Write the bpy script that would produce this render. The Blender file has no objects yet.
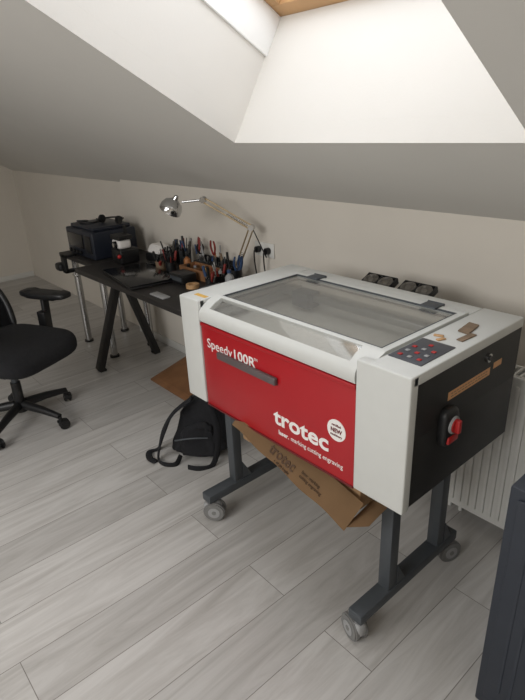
import bpy, bmesh, math, random
from mathutils import Vector, Matrix, noise
random.seed(7)
scene=bpy.context.scene
col=scene.collection
V=Vector
# ------------------------------------------------------------ materials
def lin(c):
    c=c/255.0
    return c/12.92 if c<=0.04045 else ((c+0.055)/1.055)**2.4
def rgb(r,g,b): return (lin(r),lin(g),lin(b),1)
def mat(name,c,rough=.5,metal=0,var=.06,scale=20,bump=0.0,coat=0,bscale=None):
    m=bpy.data.materials.new(name); m.use_nodes=True
    nt=m.node_tree; N=nt.nodes; L=nt.links
    b=N['Principled BSDF']
    tc=N.new('ShaderNodeTexCoord'); no=N.new('ShaderNodeTexNoise'); no.inputs['Scale'].default_value=scale
    no.inputs['Detail'].default_value=4
    L.new(tc.outputs['Object'],no.inputs['Vector'])
    cr=N.new('ShaderNodeValToRGB')
    a=[max(0,x*(1-var)) for x in c[:3]]; d=[min(1,x*(1+var)) for x in c[:3]]
    cr.color_ramp.elements[0].color=(*a,1); cr.color_ramp.elements[1].color=(*d,1)
    cr.color_ramp.elements[0].position=.3; cr.color_ramp.elements[1].position=.7
    L.new(no.outputs['Fac'],cr.inputs['Fac']); L.new(cr.outputs['Color'],b.inputs['Base Color'])
    b.inputs['Roughness'].default_value=rough; b.inputs['Metallic'].default_value=metal
    b.inputs['Coat Weight'].default_value=coat
    if bump:
        n2=N.new('ShaderNodeTexNoise'); n2.inputs['Scale'].default_value=bscale or scale*8
        L.new(tc.outputs['Object'],n2.inputs['Vector'])
        bp=N.new('ShaderNodeBump'); bp.inputs['Strength'].default_value=bump; bp.inputs['Distance'].default_value=.002
        L.new(n2.outputs['Fac'],bp.inputs['Height']); L.new(bp.outputs['Normal'],b.inputs['Normal'])
    return m
M_wall=mat('wall_paint',rgb(218,211,200),.9,var=.02,scale=3,bump=.15,bscale=120)
M_ceil=mat('ceiling_paint',rgb(216,213,207),.9,var=.015,scale=2,bump=.1,bscale=120)
M_strip=mat('pale_white_strip',rgb(250,251,250),.5,var=.01)
M_white=mat('white_powder_coat',rgb(204,205,201),.45,var=.015,bump=.05)
M_white2=mat('white_enamel',rgb(222,221,216),.4,var=.01)
M_red=mat('red_painted_steel',rgb(168,12,24),.4,var=.04,scale=5,coat=.15)
M_redd=mat('dark_red_edge',rgb(100,8,16),.5)
M_blk=mat('black_powder_coat',rgb(33,32,31),.55,var=.08,bump=.1)
M_blkp=mat('black_plastic',rgb(24,24,25),.45,var=.1)
M_blkg=mat('black_gloss',rgb(16,16,19),.2,var=.1,coat=.3)
M_fab=mat('black_fabric',rgb(24,24,27),.95,var=.25,scale=60,bump=.6,bscale=500)
M_desk=mat('black_desktop',rgb(40,37,35),.5,var=.12,scale=12)
M_gry=mat('grey_steel',rgb(78,82,86),.5,metal=.3,var=.05)
M_gryl=mat('light_grey_plastic',rgb(150,150,150),.5)
M_wheel=mat('grey_rubber',rgb(120,119,117),.65)
M_chrome=mat('chrome',rgb(200,200,200),.15,metal=1,var=.02)
M_alu=mat('brushed_aluminium',rgb(168,168,166),.35,metal=.9,var=.05,scale=40)
M_fan=mat('fan_grey_metal',rgb(128,124,118),.35,metal=.8,var=.1,scale=40)
M_brass=mat('brass_tinted_steel',rgb(190,168,132),.35,metal=.7)
M_card=mat('cardboard',rgb(152,121,88),.95,var=.08,scale=9,bump=.2,bscale=60)
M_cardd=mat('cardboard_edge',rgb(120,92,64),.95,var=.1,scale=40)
M_ink=mat('brown_print',rgb(84,62,44),.8)
M_ply=mat('brown_wood',rgb(134,94,62),.6,var=.2,scale=8)
M_scrap=mat('brown_scrap_wood',rgb(124,104,84),.65,var=.2,scale=30)
M_pine=mat('pine_wood',rgb(190,150,106),.5,var=.12,scale=6)
M_ltw=mat('letter_white',rgb(236,232,228),.5,var=.01)
M_orange=mat('orange_label',rgb(212,160,112),.6)
M_yel=mat('yellow_label',rgb(214,170,84),.6)
M_handle=mat('grey_handle',rgb(98,88,88),.5,metal=.2)
M_panel=mat('control_membrane',rgb(66,68,74),.4)
M_btn=mat('red_button',rgb(170,36,36),.4)
M_mred=mat('muted_red_plastic',rgb(130,44,38),.5)
M_blup=mat('blue_handle_plastic',rgb(44,68,104),.5)
M_blue=mat('dark_blue_plastic',rgb(30,35,46),.4)
M_bluecab=mat('dark_slate_steel',rgb(40,45,54),.5,var=.05)
M_bed=mat('honeycomb_bed',rgb(196,194,186),.6,metal=.1,var=.08,scale=50)
M_inner=mat('inner_grey_steel',rgb(190,188,182),.6,var=.05)
M_green=mat('green_handle_plastic',rgb(56,84,60),.5)
M_ora2=mat('tan_handle_plastic',rgb(160,104,60),.5)
def glass(name,tint,base,k,rough=.05,haze=0):
    m=bpy.data.materials.new(name); m.use_nodes=True; nt=m.node_tree; N=nt.nodes; L=nt.links
    N.remove(N['Principled BSDF'])
    o=N['Material Output']; t=N.new('ShaderNodeBsdfTransparent'); t.inputs['Color'].default_value=tint
    src=t.outputs[0]
    if haze:
        d=N.new('ShaderNodeBsdfDiffuse'); d.inputs['Color'].default_value=(.7,.7,.68,1)
        h=N.new('ShaderNodeMixShader'); h.inputs['Fac'].default_value=haze
        L.new(t.outputs[0],h.inputs[1]); L.new(d.outputs[0],h.inputs[2]); src=h.outputs[0]
    g=N.new('ShaderNodeBsdfGlossy'); g.inputs['Roughness'].default_value=rough
    g.inputs['Color'].default_value=(.95,.95,.95,1)
    x=N.new('ShaderNodeMixShader'); lw=N.new('ShaderNodeLayerWeight'); lw.inputs['Blend'].default_value=.5
    pw=N.new('ShaderNodeMath'); pw.operation='POWER'; pw.inputs[1].default_value=3
    ma=N.new('ShaderNodeMath'); ma.operation='MULTIPLY_ADD'; ma.inputs[1].default_value=k; ma.inputs[2].default_value=base
    L.new(lw.outputs['Facing'],pw.inputs[0]); L.new(pw.outputs[0],ma.inputs[0]); L.new(ma.outputs[0],x.inputs['Fac'])
    L.new(src,x.inputs[1]); L.new(g.outputs[0],x.inputs[2])
    L.new(x.outputs[0],o.inputs['Surface']); return m
M_glass=glass('clear_acrylic',(.96,.96,.95,1),.10,.6,.06,haze=.08)
M_pane=glass('window_glass',(.99,.99,1,1),.02,.3)
def floor_mat():
    m=bpy.data.materials.new('grey_oak_laminate'); m.use_nodes=True; nt=m.node_tree; N=nt.nodes; L=nt.links
    b=N['Principled BSDF']; tc=N.new('ShaderNodeTexCoord'); sp=N.new('ShaderNodeSeparateXYZ'); cb=N.new('ShaderNodeCombineXYZ')
    L.new(tc.outputs['Object'],sp.inputs[0]); L.new(sp.outputs['Y'],cb.inputs['X']); L.new(sp.outputs['X'],cb.inputs['Y'])
    br=N.new('ShaderNodeTexBrick'); L.new(cb.outputs[0],br.inputs['Vector'])
    br.offset=.37; br.offset_frequency=2
    br.inputs['Scale'].default_value=1; br.inputs['Brick Width'].default_value=1.29; br.inputs['Row Height'].default_value=.2
    br.inputs['Mortar Size'].default_value=.0015; br.inputs['Mortar Smooth'].default_value=.3
    br.inputs['Color1'].default_value=rgb(203,200,196); br.inputs['Color2'].default_value=rgb(184,181,177)
    br.inputs['Mortar'].default_value=rgb(128,122,117)
    mp=N.new('ShaderNodeMapping'); L.new(cb.outputs[0],mp.inputs[0]); mp.inputs['Scale'].default_value=(1.5,15,1)
    va=N.new('ShaderNodeVectorMath'); va.operation='MULTIPLY_ADD'; va.inputs[1].default_value=(60,60,60)
    L.new(br.outputs['Color'],va.inputs[0]); L.new(mp.outputs[0],va.inputs[2])
    n=N.new('ShaderNodeTexNoise'); n.inputs['Scale'].default_value=1; n.inputs['Detail'].default_value=9; n.inputs['Roughness'].default_value=.66; n.inputs['Distortion'].default_value=1.3
    L.new(va.outputs[0],n.inputs['Vector'])
    cr=N.new('ShaderNodeValToRGB'); cr.color_ramp.elements[0].position=.3; cr.color_ramp.elements[1].position=.62
    cr.color_ramp.elements[0].color=(.62,.60,.58,1); cr.color_ramp.elements[1].color=(1.0,1.0,1.0,1)
    L.new(n.outputs['Fac'],cr.inputs[0])
    mx=N.new('ShaderNodeMix'); mx.data_type='RGBA'; mx.blend_type='MULTIPLY'; mx.inputs['Factor'].default_value=.72
    L.new(br.outputs['Color'],mx.inputs['A']); L.new(cr.outputs[0],mx.inputs['B'])
    L.new(mx.outputs['Result'],b.inputs['Base Color'])
    b.inputs['Roughness'].default_value=.36
    bp=N.new('ShaderNodeBump'); bp.inputs['Strength'].default_value=.2; bp.inputs['Distance'].default_value=.002; bp.invert=True
    L.new(br.outputs['Fac'],bp.inputs['Height']); L.new(bp.outputs[0],b.inputs['Normal'])
    return m
M_floor=floor_mat()
# ------------------------------------------------------------ builder
WL={}
class B:
    def __init__(s): s.bm=bmesh.new()
    def add(s,t,mi,M=None):
        if M is not None: bmesh.ops.transform(t,matrix=M,verts=t.verts)
        for f in t.faces: f.material_index=mi
        me=bpy.data.meshes.new('t'); t.to_mesh(me); t.free(); s.bm.from_mesh(me); bpy.data.meshes.remove(me); return s
    def box(s,lo,hi,mi=0,bev=0,seg=2,M=None):
        t=bmesh.new(); bmesh.ops.create_cube(t,size=1)
        c=[(a+b)/2 for a,b in zip(lo,hi)]; d=[abs(b-a) for a,b in zip(lo,hi)]
        for v in t.verts: v.co=V((v.co.x*d[0]+c[0],v.co.y*d[1]+c[1],v.co.z*d[2]+c[2]))
        if bev>0: bmesh.ops.bevel(t,geom=t.edges[:],offset=min(bev,min(d)*.45),segments=seg,affect='EDGES',profile=.5)
        return s.add(t,mi,M)
    def bar(s,p0,p1,w,h,mi=0,bev=.003,up=(0,0,1),M0=None):
        p0=V(p0);p1=V(p1); z=(p1-p0); l=z.length; z.normalize(); u=V(up)
        if abs(z.dot(u))>.98: u=V((0,1,0))
        x=u.cross(z).normalized(); y=z.cross(x)
        M=Matrix(((x.x,y.x,z.x,p0.x),(x.y,y.y,z.y,p0.y),(x.z,y.z,z.z,p0.z),(0,0,0,1)))
        if M0 is not None: M=M0@M
        return s.box((-w/2,-h/2,0),(w/2,h/2,l),mi,bev,2,M)
    def cyl(s,p0,p1,r0,r1=None,seg=24,mi=0,M=None,bev=0):
        if r1 is None: r1=r0
        p0=V(p0);p1=V(p1);d=p1-p0
        t=bmesh.new(); bmesh.ops.create_cone(t,cap_ends=True,segments=seg,radius1=r0,radius2=r1,depth=d.length)
        if bev>0:
            es=[e for e in t.edges if any(len(f.verts)>4 for f in e.link_faces)]
            bmesh.ops.bevel(t,geom=es,offset=bev,segments=2,affect='EDGES')
        R=V((0,0,1)).rotation_difference(d.normalized()).to_matrix().to_4x4()
        MM=Matrix.Translation((p0+p1)/2)@R
        bmesh.ops.transform(t,matrix=MM,verts=t.verts)
        return s.add(t,mi,M)
    def tube(s,pts,r,seg=10,mi=0,closed=False,M=None,sq=1.0):
        pts=[V(p) for p in pts]; n=len(pts); t=bmesh.new(); rings=[]
        T=[]
        for i in range(n):
            a=pts[(i-1)%n] if (closed or i>0) else pts[i]; b=pts[(i+1)%n] if (closed or i<n-1) else pts[i]
            T.append((b-a).normalized())
        u=V((0,0,1)) if abs(T[0].z)<.9 else V((1,0,0))
        x=u.cross(T[0]).normalized()
        for i in range(n):
            x=(x-T[i]*x.dot(T[i])).normalized(); y=T[i].cross(x)
            rr=r[i] if isinstance(r,(list,tuple)) else r
            rings.append([t.verts.new(pts[i]+x*math.cos(2*math.pi*k/seg)*rr+y*math.sin(2*math.pi*k/seg)*rr*sq) for k in range(seg)])
        for i in range(n if closed else n-1):
            A=rings[i];Bn=rings[(i+1)%n]
            for k in range(seg): t.faces.new((A[k],A[(k+1)%seg],Bn[(k+1)%seg],Bn[k]))
        if not closed:
            t.faces.new(rings[0][::-1]); t.faces.new(rings[-1])
        bmesh.ops.recalc_face_normals(t,faces=t.faces[:])
        return s.add(t,mi,M)
    def lathe(s,prof,M=None,seg=32,mi=0):
        t=bmesh.new(); rings=[]
        for r,z in prof:
            rings.append([t.verts.new((max(r,1e-4)*math.cos(2*math.pi*k/seg),max(r,1e-4)*math.sin(2*math.pi*k/seg),z)) for k in range(seg)])
        for i in range(len(prof)-1):
            for k in range(seg): t.faces.new((rings[i][k],rings[i][(k+1)%seg],rings[i+1][(k+1)%seg],rings[i+1][k]))
        t.faces.new(rings[0][::-1]); t.faces.new(rings[-1])
        bmesh.ops.remove_doubles(t,verts=t.verts[:],dist=2e-4)
        bmesh.ops.recalc_face_normals(t,faces=t.faces[:])
        return s.add(t,mi,M)
    def prism(s,poly,vec,mi=0,bev=0,M=None):
        t=bmesh.new(); vs=[t.verts.new(p) for p in poly]; f=t.faces.new(vs)
        r=bmesh.ops.extrude_face_region(t,geom=[f]); nv=[g for g in r['geom'] if isinstance(g,bmesh.types.BMVert)]
        bmesh.ops.translate(t,verts=nv,vec=V(vec)); bmesh.ops.recalc_face_normals(t,faces=t.faces[:])
        if bev>0: bmesh.ops.bevel(t,geom=t.edges[:],offset=bev,segments=2,affect='EDGES')
        return s.add(t,mi,M)
    def sheet(s,fn,nu,nv,th,mi=0,M=None):
        t=bmesh.new(); g=[[t.verts.new(fn(i/nu,j/nv)) for i in range(nu+1)] for j in range(nv+1)]
        for j in range(nv):
            for i in range(nu): t.faces.new((g[j][i],g[j][i+1],g[j+1][i+1],g[j+1][i]))
        bmesh.ops.solidify(t,geom=t.faces[:],thickness=th); bmesh.ops.recalc_face_normals(t,faces=t.faces[:])
        return s.add(t,mi,M)
    def sup(s,c,r,e=.5,mi=0,M=None,fn=None,seg=32,e2=None):
        t=bmesh.new(); bmesh.ops.create_uvsphere(t,u_segments=seg,v_segments=seg//2,radius=1)
        e2=e2 or e
        for v in t.verts:
            x,y,z=v.co; h=math.hypot(x,y)
            z2=math.copysign(abs(z)**e2,z); h2=h**e2
            a=(x/h if h>1e-6 else 0,y/h if h>1e-6 else 0)
            x2=math.copysign(abs(a[0])**e,a[0])*h2; y2=math.copysign(abs(a[1])**e,a[1])*h2
            p=V((x2*r[0],y2*r[1],z2*r[2]))
            if fn: p=fn(p)
            v.co=p+V(c)
        return s.add(t,mi,M)
    def make(s,name,parent,mats,label=None,M=None):
        me=bpy.data.meshes.new(name)
        bm=s.bm
        if M is not None: bmesh.ops.transform(bm,matrix=M,verts=bm.verts)
        xs=[v.co for v in bm.verts]
        lo=V([min(p[i] for p in xs) for i in range(3)]); hi=V([max(p[i] for p in xs) for i in range(3)]); c=(lo+hi)/2
        if parent is None: c=V((c.x,c.y,lo.z))
        for v in bm.verts: v.co-=c
        bm.to_mesh(me); bm.free()
        for p in me.polygons: p.use_smooth=True
        me.set_sharp_from_angle(angle=math.radians(38))
        if not isinstance(mats,(list,tuple)): mats=[mats]
        for m in mats: me.materials.append(m)
        o=bpy.data.objects.new(name,me); col.objects.link(o); WL[o]=c.copy()
        if parent is not None:
            o.parent=parent; o.location=c-WL[parent]
        else: o.location=c
        if label: o['label']=label
        return o
def thing(name,loc,label,cat,group=None):
    o=bpy.data.objects.new(name,None); o.empty_display_size=.05; col.objects.link(o); o.location=loc; WL[o]=V(loc)
    tag(o,label,cat,group); return o
def tag(o,label,cat,group=None):
    o['label']=label; o['category']=cat
    if group: o['group']=group
    return o
def text(body,size,name,parent,m,M,ext=.0006,off=0.0,align='LEFT',width=None,label=None,sy=1,lines=1.0):
    cu=bpy.data.curves.new('t','FONT'); cu.body=body; cu.size=size; cu.extrude=ext; cu.offset=off; cu.align_x=align; cu.resolution_u=3; cu.space_line=lines
    to=bpy.data.objects.new('t',cu); col.objects.link(to); bpy.context.view_layer.update()
    me=bpy.data.meshes.new_from_object(to.evaluated_get(bpy.context.evaluated_depsgraph_get()))
    bpy.data.objects.remove(to); bpy.data.curves.remove(cu)
    b=B(); b.bm.from_mesh(me); bpy.data.meshes.remove(me)
    if width:
        xs=[v.co.x for v in b.bm.verts]; w=max(xs)-min(xs)
        for v in b.bm.verts: v.co.x*=width/w
    for v in b.bm.verts: v.co.y*=sy
    for f in b.bm.faces: f.material_index=0
    return b.make(name,parent,[m],label,M=M)
def struct(o): o['kind']='structure'; return o
def smooth(P_,n=6):
    P_=[V(p) for p in P_]; q=[]
    for i in range(len(P_)-1):
        for k in range(n):
            t=k/n; a=P_[max(i-1,0)];c=P_[i];d=P_[i+1];e=P_[min(i+2,len(P_)-1)]
            q.append(.5*((2*c)+(d-a)*t+(2*a-5*c+4*d-e)*t*t+(3*c-a-3*d+e)*t**3))
    q.append(P_[-1]); return q
# ------------------------------------------------------------ camera
right=V((.658,.753,-.043)).normalized(); fwd=V((-.703,.591,-.396))
fwd=(fwd-right*fwd.dot(right)).normalized(); up=right.cross(fwd)
cd=bpy.data.cameras.new('camera'); cam=bpy.data.objects.new('camera',cd); col.objects.link(cam)
cam.matrix_world=Matrix(((right.x,up.x,-fwd.x,0),(right.y,up.y,-fwd.y,0),(right.z,up.z,-fwd.z,1.6),(0,0,0,1)))
cd.sensor_fit='VERTICAL'; cd.sensor_height=36; cd.lens=534/700*36; cd.clip_start=.05
scene.camera=cam
# ------------------------------------------------------------ room
WY=1.95; GX=-6.55; RX=1.6; KH=1.23; JX=-3.9
b=B(); b.box((GX-.1,-4.4,-.1),(RX+.1,WY+.15,0)); struct(b.make('floor',None,[M_floor]))
b=B(); b.box((JX,WY,0),(RX,WY+.1,KH+.03)); b.box((GX,WY+.05,0),(JX,WY+.1,KH))
struct(b.make('wall_north',None,[M_wall]))
b=B(); b.prism([(GX,WY+.1,0),(GX,-4.4,0),(GX,-4.4,1.3),(GX,-1.2,3.2),(GX,WY+.1,1.25)],(-.1,0,0)); struct(b.make('wall_west',None,[M_wall]))
b=B(); b.prism([(RX,WY+.1,0),(RX,-4.4,0),(RX,-4.4,1.3),(RX,-1.2,3.2),(RX,WY+.1,1.25)],(.1,0,0)); struct(b.make('wall_east',None,[M_wall]))
b=B(); b.box((GX,-4.4,0),(RX,-4.3,1.3)); struct(b.make('wall_south',None,[M_wall]))
th=math.radians(30); sd=V((0,-math.cos(th),math.sin(th))); nd=V((0,math.sin(th),math.cos(th)))
MS=Matrix(((1,0,0,0),(0,sd.y,nd.y,WY),(0,sd.z,nd.z,KH),(0,0,0,1)))
OL,OR,S1,S2,DP=-1.84,-.635,.574,2.05,.53
SM=3.15/math.cos(th)
b=B()
b.box((GX-.1,-.2,0),(OL,SM,.08),M=MS); b.box((OR,-.2,0),(RX+.1,SM,.08),M=MS)
b.box((OL,-.2,0),(OR,S1,.08),M=MS); b.box((OL,S2,0),(OR,SM,.08),M=MS)
b.box((OL-.05,S1-.05,.0801),(OL,S2+.05,DP),M=MS); b.box((OR,S1-.05,.0801),(OR+.05,S2+.05,DP),M=MS)
b.box((OL,S1-.05,.0801),(OR,S1,DP),M=MS); b.box((OL,S2,.0801),(OR,S2+.05,DP),M=MS)
b.prism([(GX-.1,-1.2,3.048),(GX-.1,-4.4,1.2),(GX-.1,-4.45,1.28),(GX-.1,-1.2,3.14)],(RX-GX+.2,0,0))
bmesh.ops.recalc_face_normals(b.bm,faces=b.bm.faces[:])
struct(b.make('ceiling',None,[M_ceil]))
b=B(); b.box((OL,S1,.365),(OL+.012,S2,DP),M=MS,bev=.002); struct(b.make('trim_1',None,[M_strip]))  # paler white strip along the outer part of the left shaft cheek
b=B(); F=.06
b.box((OL-.02,S1-.02,DP+.001),(OR+.02,S1+F,DP+.07),M=MS,bev=.004); b.box((OL-.02,S2-F,DP+.001),(OR+.02,S2+.02,DP+.07),M=MS,bev=.004)
b.box((OL-.02,S1+F,DP+.001),(OL+F,S2-F,DP+.07),M=MS,bev=.004); b.box((OR-F,S1+F,DP+.001),(OR+.02,S2-F,DP+.07),M=MS,bev=.004)
w=struct(b.make('window_1',None,[M_pine]))
b=B(); b.box((OL+F-.01,S1+F-.01,DP+.03),(OR-F+.01,S2-F+.01,DP+.036),M=MS); b.make('pane',w,[M_pane])
b=B(); b.box((JX,WY-.012,0),(RX,WY,.06),bev=.003); struct(b.make('baseboard_north',None,[M_white2]))
b=B(); b.box((GX,-4.2,0),(GX+.012,WY+.04,.06),bev=.003); struct(b.make('baseboard_west',None,[M_white2]))
# ------------------------------------------------------------ laser engraver
MX0,MX1,MY0,MY1,MZ0,MZ1=-1.705,-.66,1.03,1.63,.575,1.0
PL,PR=-1.585,-.835
LR=-.797
L=thing('laser_engraver',((MX0+MX1)/2,1.33,0),'white and red laser engraving machine on a grey wheeled stand','laser engraver')
b=B()
b.box((MX0+.012,1.06,MZ0+.005),(MX1-.004,MY1,.80),bev=.004)
b.box((MX0+.012,1.065,.80),(PL+.006,MY1,.972)); b.box((LR-.006,1.065,.80),(MX1-.004,MY1,.972))
b.box((PL+.006,1.545,.80),(LR-.006,MY1,.972)); b.box((PL+.006,1.06,.80),(LR-.006,1.07,.92))
b.make('body',L,[M_blk],'black steel chassis')
b=B()
b.box((PL+.0065,1.0705,.80),(PL+.012,1.5445,.965)); b.box((LR-.012,1.0705,.80),(LR-.0065,1.5445,.965)); b.box((PL+.013,1.539,.80),(LR-.013,1.5445,.965)); b.box((PL+.013,1.0705,.80),(LR-.013,1.076,.915))
b.make('inner_lining',L,[M_inner],'light grey inner walls')
b=B(); b.box((PL+.014,1.078,.80),(LR-.014,1.537,.905)); b.box((PL+.05,1.11,.905),(LR-.05,1.40,.9085),bev=.001)
b.make('work_bed',L,[M_bed],'pale grey honeycomb bed')
b=B(); b.box((PL+.03,1.42,.945),(LR-.03,1.45,.97),bev=.003); b.box((-1.46,1.39,.92),(-1.37,1.46,.98),mi=1,bev=.006); b.cyl((-1.415,1.42,.909),(-1.415,1.42,.92),.012,.018,mi=1)
b.box((PL+.02,1.09,.93),(PL+.04,1.53,.955)); b.box((LR-.04,1.09,.93),(LR-.02,1.53,.955)); b.make('gantry',L,[M_alu,M_gry])
for (x0,x1,t0,t1) in ((MX0,PL,MX0,PL),(PR,MX1,LR+.002,MX1)):
    b=B()
    b.box((x0,MY0,MZ0),(x1,1.064,MZ1-.001),bev=.005,seg=3)
    b.box((t0,1.04,.968),(t1,MY1,MZ1),bev=.004,seg=3)
    b.make('corner_cover',L,[M_white],'white front and top cover')
b=B(); b.box((PL+.001,1.546,.972),(LR-.001,MY1,MZ1-.002),bev=.003); b.make('rear_cover',L,[M_white])
lid=B(); x0=PL+.004; x1=LR-.003; xf=PR-.004
lid.prism([(x0,1.060,.921),(x0,1.034,.921),(x0,1.030,.932),(x0,1.0295,.945),(x0,1.032,.957),(x0,1.038,.966),(x0,1.050,.975),(x0,1.060,.966)],(xf-x0,0,0))
lid.prism([(x0,1.106,1.0035),(x0,1.112,1.0055),(x0,1.122,1.006),(x0,1.122,.99),(x0,1.112,.988)],(x1-x0,0,0))
def slope(xa,xb): lid.prism([(xa,1.049,.9745),(xa,1.075,.992),(xa,1.106,1.0035),(xa,1.112,.989),(xa,1.060,.962)],(xb-xa,0,0))
slope(x0,x0+.045); slope(xf-.035,xf)
lid.prism([(xf,1.066,.985),(xf,1.075,.992),(xf,1.106,1.0035),(xf,1.112,.989),(xf,1.066,.97)],(x1-xf,0,0))
lid.box((x0,1.122,.988),(-1.548,1.51,1.006)); lid.box((-.822,1.122,.988),(x1,1.51,1.006)); lid.box((x0,1.51,.988),(x1,1.544,1.006),bev=.002)
lido=lid.make('lid',L,[M_white],'white lid frame')
b=B(); b.box((-1.549,1.121,.996),(-.821,1.511,1.001)); b.make('lid_window',lido,[M_glass],'clear acrylic window')
b=B(); gx0=x0+.044; b.prism([(gx0,1.0505,.974),(gx0,1.076,.990),(gx0,1.107,1.0015),(gx0,1.108,.9985),(gx0,1.077,.987),(gx0,1.0525,.971)],(xf-.034-gx0,0,0)); b.make('front_window',lido,[M_glass],'narrow sloped acrylic strip')
b=B()
for (xa,ya,xb,yb) in ((-1.549,1.122,-.821,1.127),(-1.549,1.505,-.821,1.511),(-1.549,1.127,-1.544,1.505),(-.826,1.127,-.821,1.505)):
    b.box((xa,ya,1.0011),(xb,yb,1.006))
b.make('window_seal',lido,[M_gry])
for x in (-1.45,-.92):
    b=B(); b.box((x-.03,1.49,1.0061),(x+.03,1.545,1.012),bev=.003); b.cyl((x-.03,1.545,1.008),(x+.03,1.545,1.008),.006); b.make('hinge',lido,[M_gry])
# door
b=B(); b.box((PL+.003,1.036,.567),(PR-.003,1.058,.912),bev=.003); b.box((PL+.003,1.031,.903),(PR-.003,1.05,.917),bev=.003)
b.box((PL+.003,1.033,.567),(PR-.003,1.05,.575),mi=1,bev=.002)
door=b.make('front_door',L,[M_red,M_redd],'red steel front door')
b=B(); b.box((-1.475,1.020,.803),(-1.16,1.0345,.829),bev=.003); b.make('handle',door,[M_handle],'brown-grey bar handle')
def MT(x,y,z): return Matrix.Translation((x,y,z))@Matrix.Rotation(math.pi/2,4,'X')
YT=1.0352
text('trotec',.082,'lettering',door,M_ltw,MT(-1.185,YT,.652),off=.0020,width=.25,label='white maker lettering')
text('laser.',.024,'lettering',door,M_ltw,MT(-1.165,YT,.615),off=.0005,label='white bold lettering')
text('marking cutting engraving',.024,'lettering',door,M_ltw,MT(-1.105,YT,.615),width=.225)
text('Speedy',.052,'lettering',door,M_ltw,MT(-1.55,YT,.826),width=.15)
text('100R',.052,'lettering',door,M_ltw,MT(-1.397,YT,.826),off=.0008,width=.115)
text('TM',.014,'lettering',door,M_ltw,MT(-1.278,YT,.854))
b=B(); b.cyl((-.906,1.0365,.742),(-.906,1.034,.742),.036,seg=40); badge=b.make('round_sticker',door,[M_ltw],'round white sticker with small red text')
text('NEW',.019,'lettering',badge,M_redd,MT(-.906,1.0335,.735),align='CENTER',off=.0005)
text('certified',.011,'lettering',badge,M_redd,MT(-.906,1.0335,.756),align='CENTER',off=.0001)
text('machinery',.011,'lettering',badge,M_redd,MT(-.906,1.0335,.722),align='CENTER',off=.0001)
b=B(); b.box((-1.66,1.068,1.0),(-1.59,1.088,1.0008)); b.make('warning_sticker',L,[M_yel],'yellow-orange warning sticker')
b=B(); b.box((MX1-.004,1.22,.862),(MX1-.0035,1.45,.888)); b.box((MX1-.004,1.47,.875),(MX1-.0035,1.52,.895))
for i in range(14): b.box((MX1-.0036,1.235+i*.0145,.878),(MX1-.0033,1.235+i*.0145+.010,.8805),mi=1)
for i in range(11): b.box((MX1-.0036,1.235+i*.0185,.869),(MX1-.0033,1.235+i*.0185+.013,.8715),mi=1)
b.make('side_label',L,[M_orange,M_scrap],'pale orange safety label strip with small print')
b=B(); b.cyl((MX1-.004,1.42,.93),(MX1+.006,1.42,.93),.014); b.cyl((MX1+.006,1.42,.93),(MX1+.009,1.42,.93),.008,mi=1); b.make('lock',L,[M_chrome,M_blkp],'round chrome key lock')
X=MX1-.004
b=B(); b.sup((X+.010,1.215,.79),(.020,.038,.060),.6)
b.make('main_switch',L,[M_blkp],'chunky black mains switch housing')
b=B(); b.cyl((X+.020,1.215,.800),(X+.034,1.215,.800),.028,.026,bev=.002,seg=32); b.cyl((X+.034,1.215,.800),(X+.037,1.215,.800),.021,mi=1,seg=32)
b.box((X+.034,1.208,.780),(X+.050,1.222,.820),bev=.003,mi=1); b.make('rotary_knob',L,[M_gryl,M_btn],'grey rotary knob with red centre')
b=B(); b.box((X+.018,1.190,.745),(X+.033,1.240,.768),bev=.003); b.make('rocker_switch',L,[M_btn],'red switch segment')
b=B(); b.box((-.788,1.105,1.0),(-.684,1.27,1.003),bev=.001); cp=b.make('control_panel',L,[M_panel],'dark grey membrane control panel')
for i in range(3):
    for j in range(4):
        if (i,j) in ((2,3),(0,3)): continue
        b=B(); b.box((-.773+i*.03,1.125+j*.034,1.003),(-.761+i*.03,1.137+j*.034,1.0055),bev=.002); b.make('button',cp,[M_btn if (i+j)%2==0 else M_gryl])
b=B(); b.box((-1.50,MY1+.001,.76),(-.80,1.74,.955),bev=.004); b.make('rear_housing',L,[M_blk],'black rear housing')
for k0,cx in enumerate((-1.265,-1.09)):
    MFn=Matrix.Translation((cx,1.685,.985))@Matrix.Rotation(math.radians(24),4,'X')
    b=B()
    w2=.070;h2=.036
    b.box((-w2,-h2,-.016),(w2,h2,-.004),M=MFn,bev=.002)
    for (xa,ya,xb,yb) in ((-w2,-h2,w2,-h2+.005),(-w2,h2-.005,w2,h2),(-w2,-h2,-w2+.005,h2),(w2-.005,-h2,w2,h2),(-.003,-h2,.003,h2)):
        b.box((xa,ya,-.004),(xb,yb,.010),M=MFn,bev=.001)
    for sx in (-.035,.035):
        MM=MFn@Matrix.Translation((sx,0,0))
        b.lathe([(.027,-.003),(.031,-.003),(.031,.011),(.027,.011)],MM,seg=28,mi=1)
        b.cyl((0,0,-.003),(0,0,.009),.011,M=MM,mi=1)
        for rr in (.016,.022): b.tube([(rr*math.cos(a),rr*math.sin(a),.012) for a in [i*math.pi/10 for i in range(20)]],.0016,seg=6,mi=1,closed=True,M=MM)
        for k in range(4):
            a=k*math.pi/2+.78; b.bar((.010*math.cos(a),.010*math.sin(a),.012),(.030*math.cos(a),.030*math.sin(a),.012),.002,.002,mi=1,bev=0,M0=MM)
        for k in range(7):
            a=k*2*math.pi/7; b.bar((.01*math.cos(a),.01*math.sin(a),.002),(.026*math.cos(a+.3),.026*math.sin(a+.3),.005),.008,.002,mi=1,bev=0,M0=MM)
    b.box((-w2+.01,-.025,-.030),(w2-.01,.01,-.014),M=MFn)
    b.make('cooling_fan',L,[M_blkp,M_fan],'small square-framed double fan with silvery grille')
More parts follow.
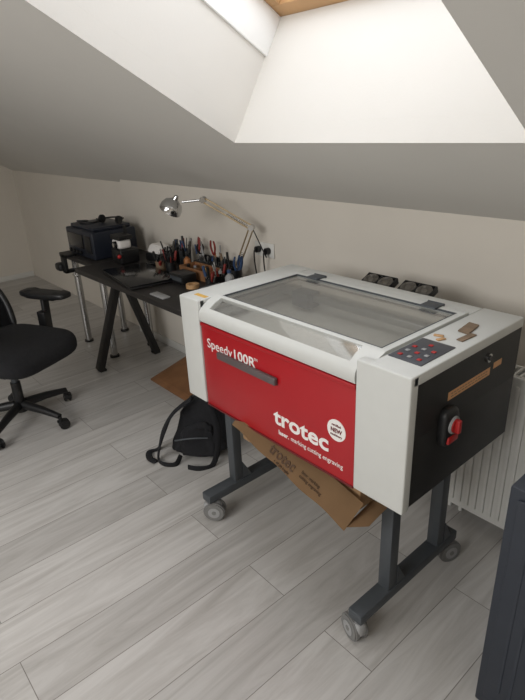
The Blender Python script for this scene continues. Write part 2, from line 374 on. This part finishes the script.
# stand
b=B(); b.bar((-1.6,1.16,.445),(-.78,1.16,.445),.04,.03); b.bar((-1.6,1.45,.445),(-.78,1.45,.445),.04,.03)
b.bar((-1.6,1.06,.56),(-1.6,1.58,.56),.045,.03); b.bar((-.78,1.06,.56),(-.78,1.58,.56),.045,.03)
st=b.make('stand',L,[M_gry],'grey tubular steel stand')
for x in (-1.6,-.78):
    for y in (1.16,1.45):
        b=B(); b.box((x-.022,y-.022,.13),(x+.022,y+.022,.5449),bev=.003)
        b.prism([(x-.024,y+.022,.135),(x-.024,y+.07,.135),(x-.024,y+.022,.22)],(.048,0,0)); b.make('leg',st,[M_gry])
    b=B(); b.box((x-.028,.99,.095),(x+.028,1.56,.135),bev=.006); b.make('foot_bar',st,[M_gry])
def caster(parent,x,y,r,top,mats,yaw=0.3,w=.018,label=None):
    M=Matrix.Translation((x,y,0))@Matrix.Rotation(yaw,4,'Z')
    b=B(); 
    b.cyl((0,0,top),(0,0,r*1.35),.011,M=M)
    b.cyl((0,0,r*1.7),(0,0,r*1.9),.02,M=M)
    b.sup((.010,0,r*1.3),(r*.85,w*1.1,r*.66),.6,M=M)
    for s in (-1,1):
        b.cyl((.018,s*.006,r),(.018,s*(.006+w),r),r,mi=1,M=M,bev=.005,seg=32)
        b.cyl((.018,s*(.007+w),r),(.018,s*(.0085+w),r),r*.55,mi=0,M=M,seg=20)
        b.cyl((.018,s*(.0085+w),r),(.018,s*(.010+w),r),r*.2,mi=1,M=M,seg=14)
    return b.make('caster',parent,mats,label)
for x,y,a in ((-1.6,1.01,.75),(-1.6,1.52,2.4),(-.78,1.01,-.3+math.pi),(-.78,1.52,1.2)): caster(st,x,y,.047,.096,[M_gryl,M_wheel],yaw=a,w=.02,label='light grey twin-wheel caster')
# things on machine
b=B(); b.prism([(-.045,-.02,0),(.04,-.022,0),(.05,.012,0),(-.035,.016,0)],(0,0,.005),bev=.001)
o=b.make('wood_scrap',None,[M_scrap],M=Matrix.Translation((-.735,1.42,1.0005))@Matrix.Rotation(1.75,4,'Z'))
tag(o,'thin brown wood scrap lying on the machine top','wood scrap')
b=B(); b.box((-.035,-.010,0),(.035,.010,.004),bev=.001)
o=b.make('wood_scrap',None,[M_scrap],M=Matrix.Translation((-.700,1.355,1.0005))@Matrix.Rotation(1.5,4,'Z'))
tag(o,'small rectangular wood scrap beside the key lock','wood scrap')
for i,(x,y,a) in enumerate(((-.765,1.315,.3),(-.745,1.295,1.2))):
    b=B(); b.box((-.014,-.006,0),(.014,.006,.004),bev=.001); o=b.make('wood_chip',None,[M_pine],M=Matrix.Translation((x,y,1.0005))@Matrix.Rotation(a,4,'Z'))
    tag(o,'small pale wooden chip on the machine top','wood chip','wood chips on the machine')
# carton
C=thing('cardboard_carton',(-1.1,1.25,.461),'flattened brown cardboard carton with dark print stored under the machine','cardboard box')
b=B(); b.box((-1.42,1.075,.461),(-.84,1.5,.535),bev=.004)
def crum(u,v,o,ax,ay,amp=.006):
    p=V(o)+V(ax)*u+V(ay)*v; n_=noise.noise(p*11)*amp+noise.noise(p*27)*amp*.35; return p+V((0,-n_*.4,n_))
b.sheet(lambda u,v:crum(u,v,(-1.41,1.08,.545),(.60,0,0),(0,.38,0),.004),24,14,.004)
b.make('carton_body',C,[M_card])
Ax=V((-1.40,1.012,.560)); Bx=V((-.825,.985,.447)); ex=(Bx-Ax); fl=ex.length; ex.normalize(); ey=V((.01,.085,.10)); ey=(ey-ex*ey.dot(ex)).normalized(); ez=ex.cross(ey)
MF=Matrix(((ex.x,ey.x,ez.x,Ax.x),(ex.y,ey.y,ez.y,Ax.y),(ex.z,ey.z,ez.z,Ax.z),(0,0,0,1)))
def flapf(u,v):
    top=min(.10,.02+.45*u*fl); x=u*fl; y=v*top
    return V((x,y+.003*math.sin(u*17)*(1-v),.0008*math.sin(u*15+v*3)-.001))
b=B(); b.sheet(flapf,40,8,.004,M=MF)
flap=b.make('carton_flap',C,[M_card])
b=B(); b.sheet(lambda u,v:crum(u,v,(-.83,.99,.452),(.070,.03,.03),(.005,.12,.035),.003),8,10,.004); b.make('side_flap',C,[M_card])
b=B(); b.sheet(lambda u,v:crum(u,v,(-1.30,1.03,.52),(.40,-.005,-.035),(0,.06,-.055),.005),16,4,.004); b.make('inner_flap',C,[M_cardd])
text('trotec',.050,'print',flap,M_ink,MF@Matrix.Translation((.20,.022,.0022)),off=.0008,ext=.001)
text('laser. marking\ncutting engraving',.015,'print',flap,M_ink,MF@Matrix.Translation((.355,.042,.0022)),ext=.001)
text('+ 49 (0) fragile',.013,'print',flap,M_ink,MF@Matrix.Translation((.24,.006,.0022)),ext=.001)
# ------------------------------------------------------------ radiator
R=thing('radiator',(-.35,1.83,0),'white ribbed panel radiator mounted on the low wall','radiator')
rx0,rx1,rz0,rz1=-.98,.45,.06,.72
b=B(); b.box((rx0,1.77,rz0),(rx1,1.785,rz1),bev=.004)
n=int((rx1-rx0)/.033)
for i in range(n):
    x=rx0+.016+i*.033; b.box((x-.009,1.762,rz0+.03),(x+.009,1.772,rz1-.03),bev=.004)
b.box((rx0,1.865,rz0),(rx1,1.88,rz1),bev=.004); b.box((rx0,1.785,rz0+.02),(rx0+.004,1.865,rz1)); b.box((rx1-.004,1.785,rz0+.02),(rx1,1.865,rz1))
b.make('panel',R,[M_white2])
b=B()
for i in range(60):
    x=rx0+.01+i*.0238; b.box((x-.004,1.785,rz1-.008),(x+.004,1.865,rz1))
b.box((rx0,1.782,rz1-.012),(rx1,1.788,rz1+.002)); b.box((rx0,1.862,rz1-.012),(rx1,1.868,rz1+.002)); b.make('top_grille',R,[M_white2])
for x in (rx0+.15,rx1-.15):
    b=B(); b.box((x-.02,1.88,rz0+.1),(x+.02,WY-.001,rz1-.05)); b.make('bracket',R,[M_white2])
for x in (rx0+.05,rx0+.1):
    b=B(); b.cyl((x,1.825,rz0+.02),(x,1.825,.001),.009); b.make('pipe',R,[M_white2])
# ------------------------------------------------------------ cabinet
K=thing('equipment_cabinet',(-.2,1.35,0),'plain dark slate metal equipment cabinet','cabinet')
b=B(); b.box((-.42,1.11,.0),(.1,1.65,.77),bev=.006); b.make('body',K,[M_bluecab])
b=B(); b.box((-.395,1.100,.05),(.08,1.109,.745),bev=.004); b.box((-.36,1.0985,.10),(-.352,1.1005,.70)); b.box((-.33,1.0985,.10),(-.322,1.1005,.70))
door2=b.make('door',K,[M_bluecab])
b=B(); b.box((.02,1.085,.42),(.035,1.0995,.56),bev=.004); b.make('handle',door2,[M_blkp])
# ------------------------------------------------------------ desk
D=thing('desk',(-2.75,1.63,0),'black trestle desk covered with tools against the low wall','desk')
b=B(); b.box((-3.50,1.33,.705),(-1.88,1.935,.74),bev=.004); b.make('desktop',D,[M_desk])
for x in (-3.4,-2.05):
    b=B()
    b.bar((x,1.60,.69),(x,1.34,.012),.045,.06,up=(1,0,0)); b.bar((x,1.60,.69),(x,1.80,.012),.045,.06,up=(1,0,0))
    b.box((x-.035,1.45,.67),(x+.035,1.75,.7049),bev=.003)
    b.box((x-.03,1.33,0),(x+.03,1.38,.015),bev=.003); b.box((x-.03,1.77,0),(x+.03,1.82,.015),bev=.003)
    b.make('trestle_leg',D,[M_blk])
S=thing('side_table',(-3.8,1.7,0),'black side table with round chrome legs','table')
b=B(); b.box((-4.10,1.46,.705),(-3.52,1.93,.735),bev=.004); b.make('table_top',S,[M_desk])
for x in (-4.02,-3.57):
    for y in (1.54,1.86):
        b=B(); b.cyl((x,y,0.012),(x,y,.7049),.025,mi=0); b.cyl((x,y,0),(x,y,.014),.035,mi=1); b.cyl((x,y,.69),(x,y,.7049),.04,mi=0); b.make('leg',S,[M_chrome,M_blkp],'chrome tube leg')
P=thing('printer',(-3.82,1.7,.735),'boxy dark blue-black desktop machine on the side table','printer')
b=B(); b.box((-4.03,1.52,.737),(-3.58,1.86,.93),bev=.010,seg=3); b.box((-4.0,1.55,.9301),(-3.61,1.84,.955),bev=.008); b.make('body',P,[M_blue])
b=B(); b.box((-4.0,1.512,.80),(-3.74,1.522,.90),bev=.003); b.box((-3.71,1.512,.78),(-3.61,1.522,.90),bev=.003,mi=1)
for i in range(4): b.cyl((-3.96+i*.06,1.512,.77),(-3.96+i*.06,1.500,.77),.014,mi=1,seg=16)
b.make('front_panel',P,[M_blkg,M_blkp])
H=B(); pts=[(.085*math.cos(a),.085*math.sin(a)*1.0,0) for a in [math.pi*i/14 for i in range(15)]]
MH=Matrix.Translation((-3.70,1.74,.986))@Matrix.Rotation(.3,4,'Z')
H.tube(pts,.006,M=MH); 
for s in (-1,1): H.cyl((s*.085-.014,-.01,0),(s*.085+.014,-.01,0),.029,M=MH,bev=.006)
o=H.make('headphones',None,[M_blkp]); tag(o,'black headphones lying on the boxy dark machine','headphones')
b=B(); b.tube(smooth([(-3.99,1.60,.962),(-3.93,1.66,.962),(-3.88,1.58,.963),(-3.82,1.65,.962),(-3.86,1.72,.962),(-3.95,1.74,.962)]),.006); o=b.make('coiled_cable',None,[M_blkp]); tag(o,'loose black cable lying on the boxy machine','cable')
W=thing('bench_clamp',(-3.9,1.42,.60),'black and metal clamp fixed to the table edge','clamp')
b=B(); b.box((-3.92,1.40,.7355),(-3.86,1.50,.75),bev=.003); b.box((-3.92,1.40,.62),(-3.86,1.425,.75),bev=.003); b.box((-3.92,1.40,.62),(-3.86,1.49,.64),bev=.003); b.make('frame',W,[M_blkp])
b=B(); b.cyl((-3.89,1.475,.58),(-3.89,1.475,.704),.008); b.cyl((-3.93,1.475,.585),(-3.85,1.475,.585),.006); b.make('screw',W,[M_chrome])
b=B(); b.sup((-3.95,1.40,.66),(.05,.03,.03),.6); b.box((-4.01,1.385,.64),(-3.96,1.40,.67),bev=.004); b.make('jaw',W,[M_blkp])
Q=thing('desktop_device',(-3.36,1.64,.74),'small white and black desktop machine with a red knob','desktop device')
b=B(); b.box((-3.44,1.58,.741),(-3.30,1.72,.84),bev=.012,seg=3); b.make('base',Q,[M_blkp])
b=B(); b.box((-3.43,1.59,.84),(-3.32,1.68,.90),bev=.015,seg=3); b.make('housing',Q,[M_ltw],'white housing')
b=B(); b.box((-3.44,1.585,.90),(-3.31,1.69,.93),bev=.006); b.box((-3.42,1.68,.84),(-3.40,1.70,.98),bev=.003); b.make('top_cover',Q,[M_blkp])
b=B(); b.cyl((-3.37,1.592,.868),(-3.37,1.575,.868),.024,mi=0); b.cyl((-3.37,1.575,.868),(-3.37,1.57,.868),.015,mi=1); b.make('lens',Q,[M_blkg,M_chrome])
b=B(); b.sup((-3.30,1.57,.80),(.014,.014,.014),1); b.make('knob',Q,[M_btn])
Q2=thing('desktop_device',(-3.22,1.81,.74),'compact white and black device near the wall','desktop device')
b=B(); b.box((-3.30,1.76,.741),(-3.13,1.88,.80),bev=.01,seg=3); b.make('base',Q2,[M_blkp])
b=B(); b.prism([(-3.29,1.77,.80),(-3.29,1.87,.80),(-3.29,1.87,.85),(-3.29,1.80,.85)],(.15,0,0),bev=.008); b.make('housing',Q2,[M_ltw])
LP=thing('laptop',(-2.87,1.49,.74),'closed black laptop lying on the desk','laptop')
ML=Matrix.Translation((-2.93,1.50,.7405))@Matrix.Rotation(-.14,4,'Z')
b=B(); b.box((-.25,-.145,0.003),(.25,.145,.016),bev=.006,M=ML); b.make('base',LP,[M_blkp])
b=B(); b.box((-.25,-.145,.017),(.25,.145,.026),bev=.003,M=ML); b.make('screen_lid',LP,[M_blkg])
for x in (-.22,.22):
    for y in (-.125,.125):
        b=B(); b.cyl((x,y,0),(x,y,.0029),.008,M=ML); b.make('foot',LP,[M_blkp])
b=B(); b.box((-2.56,1.36,.7405),(-2.42,1.41,.75),bev=.004); o=b.make('phone',None,[M_gryl]); tag(o,'pale grey slim handset on the desk edge','phone')
WBx=thing('wooden_box',(-2.65,1.77,.7405),'low brown wooden box holding small parts','box')
b=B(); x0,x1,y0,y1,z0,z1=-2.79,-2.50,1.71,1.83,.7405,.80
b.box((x0,y0,z0),(x1,y1,z0+.008)); b.box((x0,y0,z0+.008),(x1,y0+.008,z1)); b.box((x0,y1-.008,z0+.008),(x1,y1,z1)); b.box((x0,y0+.008,z0+.008),(x0+.008,y1-.008,z1)); b.box((x1-.008,y0+.008,z0+.008),(x1,y1-.008,z1)); b.box((-2.65,y0+.008,z0+.008),(-2.645,y1-.008,z1-.004))
b.make('box_body',WBx,[M_ply])
b=B(); b.box((-2.70,1.58,.7405),(-2.56,1.68,.80),bev=.006); b.box((-2.69,1.577,.76),(-2.57,1.581,.785),mi=1); o=b.make('plastic_case',None,[M_blkp,M_gry]); tag(o,'small black plastic case on the desk','case')
MUT=[M_blkp,M_blkp,M_blkp,M_blkp,M_gry,M_alu,M_fan,M_ora2,M_mred,M_green,M_scrap,M_gryl,M_blup]
def pliers(x,y,z,h,m,yaw,lean,parent):
    M=Matrix.Translation((x,y,z))@Matrix.Rotation(yaw,4,'Z')@Matrix.Rotation(lean,4,'X')
    b=B()
    for s in (-1,1):
        b.tube(smooth([(0,0,h*.35),(s*.010,0,h*.5),(s*.020,0,h*.75),(s*.013,0,h)],4),[.004]*3+[.006]*9+[.005],seg=8,M=M,mi=0)
    b.box((-.009,-.004,h*.2),(.009,.004,h*.4),mi=1,bev=.002,M=M); b.cyl((-.0,-.005,h*.33),(0,.005,h*.33),.006,mi=1,M=M)
    b.cyl((0,0,0),(0,0,h*.22),.003,.006,mi=1,M=M,seg=8)
    return b.make('pliers_tool',parent,[m,M_alu])
def holder(x,y,r,h,m,tools,seed,npl=2):
    random.seed(seed)
    T=thing('tool_holder',(x,y,.7405),'dark cup packed with pens, pliers and hand tools','tool holder','tool holders on the desk')
    b=B(); MM=Matrix.Translation((x,y,.7405)); b.lathe([(r*.9,0),(r,h),(r-.003,h),(r*.9-.003,.004)],MM,seg=24); b.make('cup',T,[m])
    for i in range(tools):
        a=random.uniform(0,6.28); tx=math.cos(a)*.5*r; ty=math.sin(a)*.5*r
        p0=V((x+tx*.5,y+ty*.5,.746)); hh=h+random.uniform(.0,.09); p1=V((x+tx*2.8,min(y+ty*2.2,1.92),.74+hh))
        b=B(); mm=random.choice(MUT); q=random.choice((.003,.005,.009))
        mid=p0.lerp(p1,.55); b.cyl(p0,mid,.0025,mi=1,seg=10); b.cyl(mid,p1,q,q*.85,seg=12,bev=.001); b.make('hand_tool',T,[mm,M_alu])
    for i in range(npl):
        pliers(x+random.uniform(-.5,.5)*r,y+random.uniform(-.3,.3)*r,.75,h+random.uniform(.02,.07),random.choice([M_blkp,M_mred,M_blup,M_blkp,M_blkp]),random.uniform(-.9,1.4),random.uniform(-.3,.3),T)
holder(-3.04,1.80,.042,.09,M_blkp,7,1,3); holder(-2.93,1.85,.04,.11,M_gry,8,2,3); holder(-2.87,1.70,.035,.07,M_blkp,7,3,3); holder(-2.37,1.64,.028,.07,M_blkp,4,5,1); holder(-2.98,1.69,.033,.06,M_scrap,6,9,2); holder(-2.34,1.80,.035,.09,M_blkp,6,13,2); holder(-2.40,1.73,.03,.06,M_blkp,5,17,1)
T=thing('tool_rack',(-2.68,1.895,.74),'low rack of small screwdrivers and pliers by the wall','tool rack')
b=B(); b.box((-2.86,1.86,.741),(-2.50,1.93,.79),bev=.003); b.box((-2.86,1.905,.79),(-2.50,1.915,.83),bev=.002); b.make('rack_body',T,[M_blkp])
random.seed(21)
x=-2.85
while x<-2.51:
    x+=random.uniform(.008,.034); h=random.uniform(.03,.13)
    if x>-2.51: break
    if random.random()<.3: pliers(x,1.883,.791,h+.02,random.choice([M_blkp,M_blkp,M_mred]),random.uniform(-.8,1),random.uniform(-.05,.1),T); continue
    b=B(); q=random.uniform(.003,.009); lx=random.uniform(-.03,.03); b.cyl((x,1.883,.79),(x+lx*.5,1.883,.79+h*.5),.0022,mi=1,seg=8); b.cyl((x+lx*.4,1.883,.79+h*.4),(x+lx,1.883,.79+h),q,q*.8,seg=10,bev=.001); b.make('hand_tool',T,[random.choice(MUT),M_alu])
def bottle(x,y,r,h,m,capm,lab):
    T=thing('bottle',(x,y,.7405),lab,'bottle'); MM=Matrix.Translation((x,y,.7405))
    b=B(); b.lathe([(r*.9,0),(r,.006),(r,h*.65),(r*.8,h*.74),(r*.4,h*.8),(r*.4,h*.86)],MM,seg=24); b.make('bottle_body',T,[m])
    b=B(); b.cyl((x,y,.7405+h*.86),(x,y,.7405+h),r*.5,seg=20,bev=.001); b.make('cap',T,[capm])
bottle(-3.09,1.89,.028,.15,M_blkp,M_gry,'small black bottle with a grey cap'); bottle(-2.82,1.79,.022,.11,M_ora2,M_blkp,'small orange bottle with a black cap'); bottle(-2.465,1.79,.018,.09,M_gryl,M_blkp,'small pale grey bottle with a black cap'); bottle(-2.27,1.70,.025,.12,M_gryl,M_blup,'small grey bottle with a blue cap')
for (x,y,m,lab) in ((-3.13,1.71,M_blkp,'roll of black tape on the desk'),(-2.49,1.60,M_pine,'roll of tan tape on the desk')):
    b=B(); MM=Matrix.Translation((x,y,.7405)); b.lathe([(.02,0),(.038,0),(.038,.022),(.02,.022),(.02,0)],MM,seg=28); o=b.make('tape_roll',None,[m]); tag(o,lab,'tape','tape rolls on the desk')
b=B(); b.box((-2.30,1.50,.7405),(-2.10,1.65,.79),bev=.004); b.box((-2.29,1.51,.79),(-2.11,1.64,.80),mi=1,bev=.002); o=b.make('storage_box',None,[M_blkp,M_gry]); tag(o,'flat black storage box beside the machine','box')
random.seed(11)
for i in range(8):
    x=-2.775+(i%4)*.035; y=1.74+random.random()*.06
    if i>=4: x=-2.625+(i-4)*.03
    b=B(); h=.02+random.random()*.05; b.cyl((x,y,.749),(x,y,.749+h),.010,seg=14,bev=.001); o=b.make('small_jar',None,[[M_blkp,M_mred,M_gryl,M_scrap,M_gryl,M_blup,M_yel,M_gry][i]]); tag(o,'small parts container in the wooden box','container','small containers in the wooden box')
# ------------------------------------------------------------ lamp
LM=thing('desk_lamp',(-2.42,1.85,.74),'chrome architect desk lamp with jointed spring arms','desk lamp')
p0=V((-2.42,1.85,.77)); p1=V((-2.243,1.85,1.067)); p2=V((-2.459,1.70,1.216)); p3=V((-2.56,1.63,1.205))
b=B(); b.cyl((-2.42,1.85,.7405),(-2.42,1.85,.755),.04,.037,bev=.003); b.cyl((-2.42,1.85,.755),p0,.012); b.make('base',LM,[M_chrome])
def arm(a,c,m1):
    b=B(); d=(c-a).normalized(); s=d.cross(V((.5,-.8,0))).normalized()*.012
    b.cyl(a+s,c+s,.004,seg=10); b.cyl(a-s,c-s,.004,seg=10)
    q=[]; u=d.cross(s).normalized(); l=(c-a).length
    for i in range(90):
        t=.08+.42*i/89; an=i*.9
        q.append(a+d*l*t+s.normalized()*math.cos(an)*.007+u*math.sin(an)*.007)
    b.tube(q,.0018,seg=5,mi=1); b.make('arm',LM,[m1,M_chrome],'twin-rod spring arm')
arm(p0,p1,M_brass); arm(p1,p2,M_brass); 
for p in (p0,p1,p2):
    b=B(); b.cyl(p-V((.006,-.012,0)),p+V((.006,-.012,0)),.017); b.make('joint',LM,[M_chrome])
b=B(); b.cyl(p2,p3,.006); 
hd=V((-.55,-.30,-.95)).normalized(); hc=V((-2.60,1.60,1.20))
RM=Matrix.Translation(hc)@V((0,0,1)).rotation_difference(hd).to_matrix().to_4x4()@Matrix.Scale(.82,4)
b.lathe([(.012,-.035),(.02,-.03),(.035,-.018),(.06,.0),(.074,.03),(.076,.06),(.073,.06),(.07,.03),(.055,.006),(.01,0)],RM,seg=36); b.cyl((0,0,-.055),(0,0,-.03),.014,.02,M=RM)
b.make('lamp_shade',LM,[M_chrome])
b=B(); b.sup((0,0,.03),(.028,.028,.03),1,M=RM); b.make('bulb',LM,[M_ltw])
b=B(); b.tube(smooth([p1+V((0,0,.01)),(-2.23,1.88,1.0),(-2.2,1.91,.9),(-2.24,1.93,.93)]),.003); b.make('cable',LM,[M_blkp])
SO=thing('wall_socket',(-2.25,1.945,.93),'white double wall socket above the desk','wall socket')
b=B(); b.box((-2.33,1.94,.89),(-2.17,1.9499,.97),bev=.004); b.make('plate',SO,[M_white2])
for x in (-2.29,-2.21):
    b=B(); b.cyl((x,1.939,.93),(x,1.915,.93),.018); b.tube(smooth([(x,1.915,.93),(x,1.90,.92),(x-.01,1.91,.85),(x-.02,1.93,.77)]),.004); b.make('plug',SO,[M_blkp])
# ------------------------------------------------------------ backpack
BP=thing('backpack',(-2.06,1.30,0),'black fabric backpack slumped on the floor by the machine','backpack')
def sag(p):
    h=max(0.0,(p.z+.17)/.34)
    k=1.12-.50*h**1.6; q=V((p.x*k+.05*h*h,p.y*k+.05*h,p.z))
    q.z-=.08*h*max(0,-p.x/.14)
    n_=noise.noise(q*8+V((3,1,2)))*.026+(abs(noise.noise(q*17))-.2)*.022
    q+=V((n_*(1 if q.x>0 else -1),-n_ if q.y<0 else n_,n_*.7 if p.z>0 else 0)); return q
MB=Matrix.Translation((-2.08,1.31,0))@Matrix.Rotation(.75,4,'Z')
b=B(); b.sup((0,0,.190),(.140,.10,.172),.36,fn=sag,M=MB,seg=72); b.make('main_body',BP,[M_fab])
b=B(); b.sup((-.02,-.10,.115),(.10,.045,.09),.4,fn=sag,M=MB,seg=40); b.tube(smooth([(-.11,-.145,.13),(-.02,-.16,.155),(.06,-.145,.15)]),.004,M=MB,mi=1); b.make('front_pocket',BP,[M_fab,M_gry])
b=B(); b.tube(smooth([(.02,.03,.34),(.03,.02,.40),(.08,.02,.405),(.09,.03,.34)]),.009,M=MB); b.make('grab_handle',BP,[M_fab])
for pts in ([(-.03,-.06,.32),(-.11,-.10,.27),(-.17,-.12,.18),(-.20,-.13,.08),(-.21,-.14,.012),(-.17,-.18,.010),(-.11,-.18,.012),(-.09,-.14,.04)],
            [(-.04,.0,.30),(-.14,-.02,.22),(-.20,-.03,.10),(-.24,-.04,.012),(-.28,-.07,.010),(-.26,-.13,.010),(-.22,-.16,.010)],
            [(.06,-.06,.30),(.11,-.12,.21),(.11,-.15,.10),(.08,-.18,.012),(.02,-.21,.010),(-.04,-.20,.010)]):
    b=B(); b.tube(smooth(pts),.017,seg=10,sq=.32,M=MB); b.make('strap',BP,[M_fab])
WB=thing('wood_board',(-2.8,1.65,0),'tan-brown wooden board lying nearly flat under the desk','wood board')
MW=Matrix.Translation((-3.0,1.52,.002))@Matrix.Rotation(.24,4,'X')
b=B(); b.box((0,0,0),(.47,.32,.014),bev=.002,M=MW); b.make('board',WB,[M_ply])
b=B(); b.box((.04,.04,.0145),(.43,.28,.018),M=MW); b.make('inlay',WB,[M_ply])
b=B(); b.box((-2.97,1.76,0),(-2.56,1.79,.055)); b.make('support_batten',WB,[M_ply])
# ------------------------------------------------------------ chair (built at the origin, facing +Y)
CH=thing('office_chair',(0,0,0),'black mesh office chair with armrests on casters','office chair')
def seatfn(p):
    z=p.z
    if p.z>0: z+=.012*((p.x/.25)**2)-.01
    if p.y>.15: z-=.8*(p.y-.15)**2*2
    return V((p.x,p.y,z))
b=B(); b.sup((0,.055,.476),(.275,.28,.068),.42,fn=seatfn,seg=48,e2=.6); b.make('seat',CH,[M_fab],'black padded seat')
b=B(); b.box((-.12,-.14,.37),(.12,.12,.40),bev=.008); b.box((-.2,-.19,.395),(.2,.18,.412),bev=.006); b.tube([(.1,.02,.385),(.2,.03,.38),(.28,.03,.385)],.006); b.make('tilt_mechanism',CH,[M_blkp])
b=B(); b.cyl((0,0,.1),(0,0,.26),.028); b.cyl((0,0,.26),(0,0,.375),.02,mi=1); b.make('gas_lift',CH,[M_blkp,M_gry])
A0=18; RB=.29
b=B(); b.cyl((0,0,.075),(0,0,.135),.045,.035,bev=.004)
for k in range(5):
    a=math.radians(72*k+A0); d=V((math.cos(a),math.sin(a),0))
    P_=[d*.03+V((0,0,.115)),d*.16+V((0,0,.105)),d*RB+V((0,0,.085))]
    b.tube([P_[0],P_[0].lerp(P_[1],.5),P_[1],P_[1].lerp(P_[2],.5),P_[2]],[.027,.026,.023,.02,.017],seg=12)
base=b.make('star_base',CH,[M_blkp])
for k in range(5):
    a=math.radians(72*k+A0); caster(base,RB*math.cos(a),RB*math.sin(a),.03,.08,[M_blkp,M_blkp],yaw=a+1,w=.016)
for s in (-1,1):
    b=B(); b.bar((s*.2,.02,.404),(s*.325,.02,.404),.05,.015); b.bar((s*.31,.02,.398),(s*.325,.02,.68),.05,.024,bev=.006); b.box((s*.3-.02,-.01,.50),(s*.3+.03,.05,.60),bev=.006); b.make('arm_support',CH,[M_blkp])
    b=B(); b.sup((s*.32,.04,.697),(.056,.175,.022),.5,fn=lambda p:V((p.x,p.y,p.z+(.006 if abs(p.y)>.1 else 0)))); b.make('armrest',CH,[M_blkp])
def bw(t): return .235+.03*math.sin(math.pi*min(1,t*1.05)*.75)-.09*max(0,t-.6)
def bp(u,t):
    return V((u*bw(t),-.235-.24*t+.06*u*u+.045*math.sin(t*3.1),.50+.40*t-.05*t*u*u))
b=B(); b.sheet(lambda u,v:bp(-1+2*u,v),14,20,.016); back=b.make('backrest',CH,[M_fab],'black mesh backrest')
fr=[bp(-1,j/12) for j in range(13)]+[bp(-1+2*i/8,1) for i in range(1,8)]+[bp(1,1-j/12) for j in range(13)]+[bp(1-2*i/8,0) for i in range(1,8)]
b=B(); b.tube(fr,.020,closed=True); b.make('frame',back,[M_blkp])
b=B(); b.tube([(0,-.10,.385),(0,-.25,.40),(0,-.34,.48),(0,-.39,.62),(0,-.44,.74)],[.022,.022,.022,.02,.016]); b.sup((0,-.35,.64),(.12,.02,.05),.6); b.make('back_support',CH,[M_blkp])
CH.location=(-3.08,.70,0); CH.rotation_euler=(0,0,math.radians(26-90))
# ------------------------------------------------------------ lights
def area(name,loc,dirv,sx,sy,p,c=(1,1,1)):
    l=bpy.data.lights.new(name,'AREA'); l.shape='RECTANGLE'; l.size=sx; l.size_y=sy; l.energy=p; l.color=c
    o=bpy.data.objects.new(name,l); col.objects.link(o); o.location=loc; o.rotation_euler=V(dirv).to_track_quat('-Z','Y').to_euler(); return o
c=V(((OL+OR)/2,0,0))+V((0,WY,KH))+sd*((S1+S2)/2)+nd*(DP+.12)
area('skylight_daylight',c,-nd,1.3,1.6,15,(1,.995,.98))
area('rear_fill',(-1.1,-2.4,2.1),(0,.55,-1),2.6,1.6,98,(.99,.99,.985))  # added fill light behind the camera, under solid ceiling without an opening
wd=bpy.data.worlds.new('w'); scene.world=wd; wd.use_nodes=True; wd.node_tree.nodes['Background'].inputs[0].default_value=(.8,.88,1,1); wd.node_tree.nodes['Background'].inputs[1].default_value=1.0
scene.view_settings.view_transform='Standard'
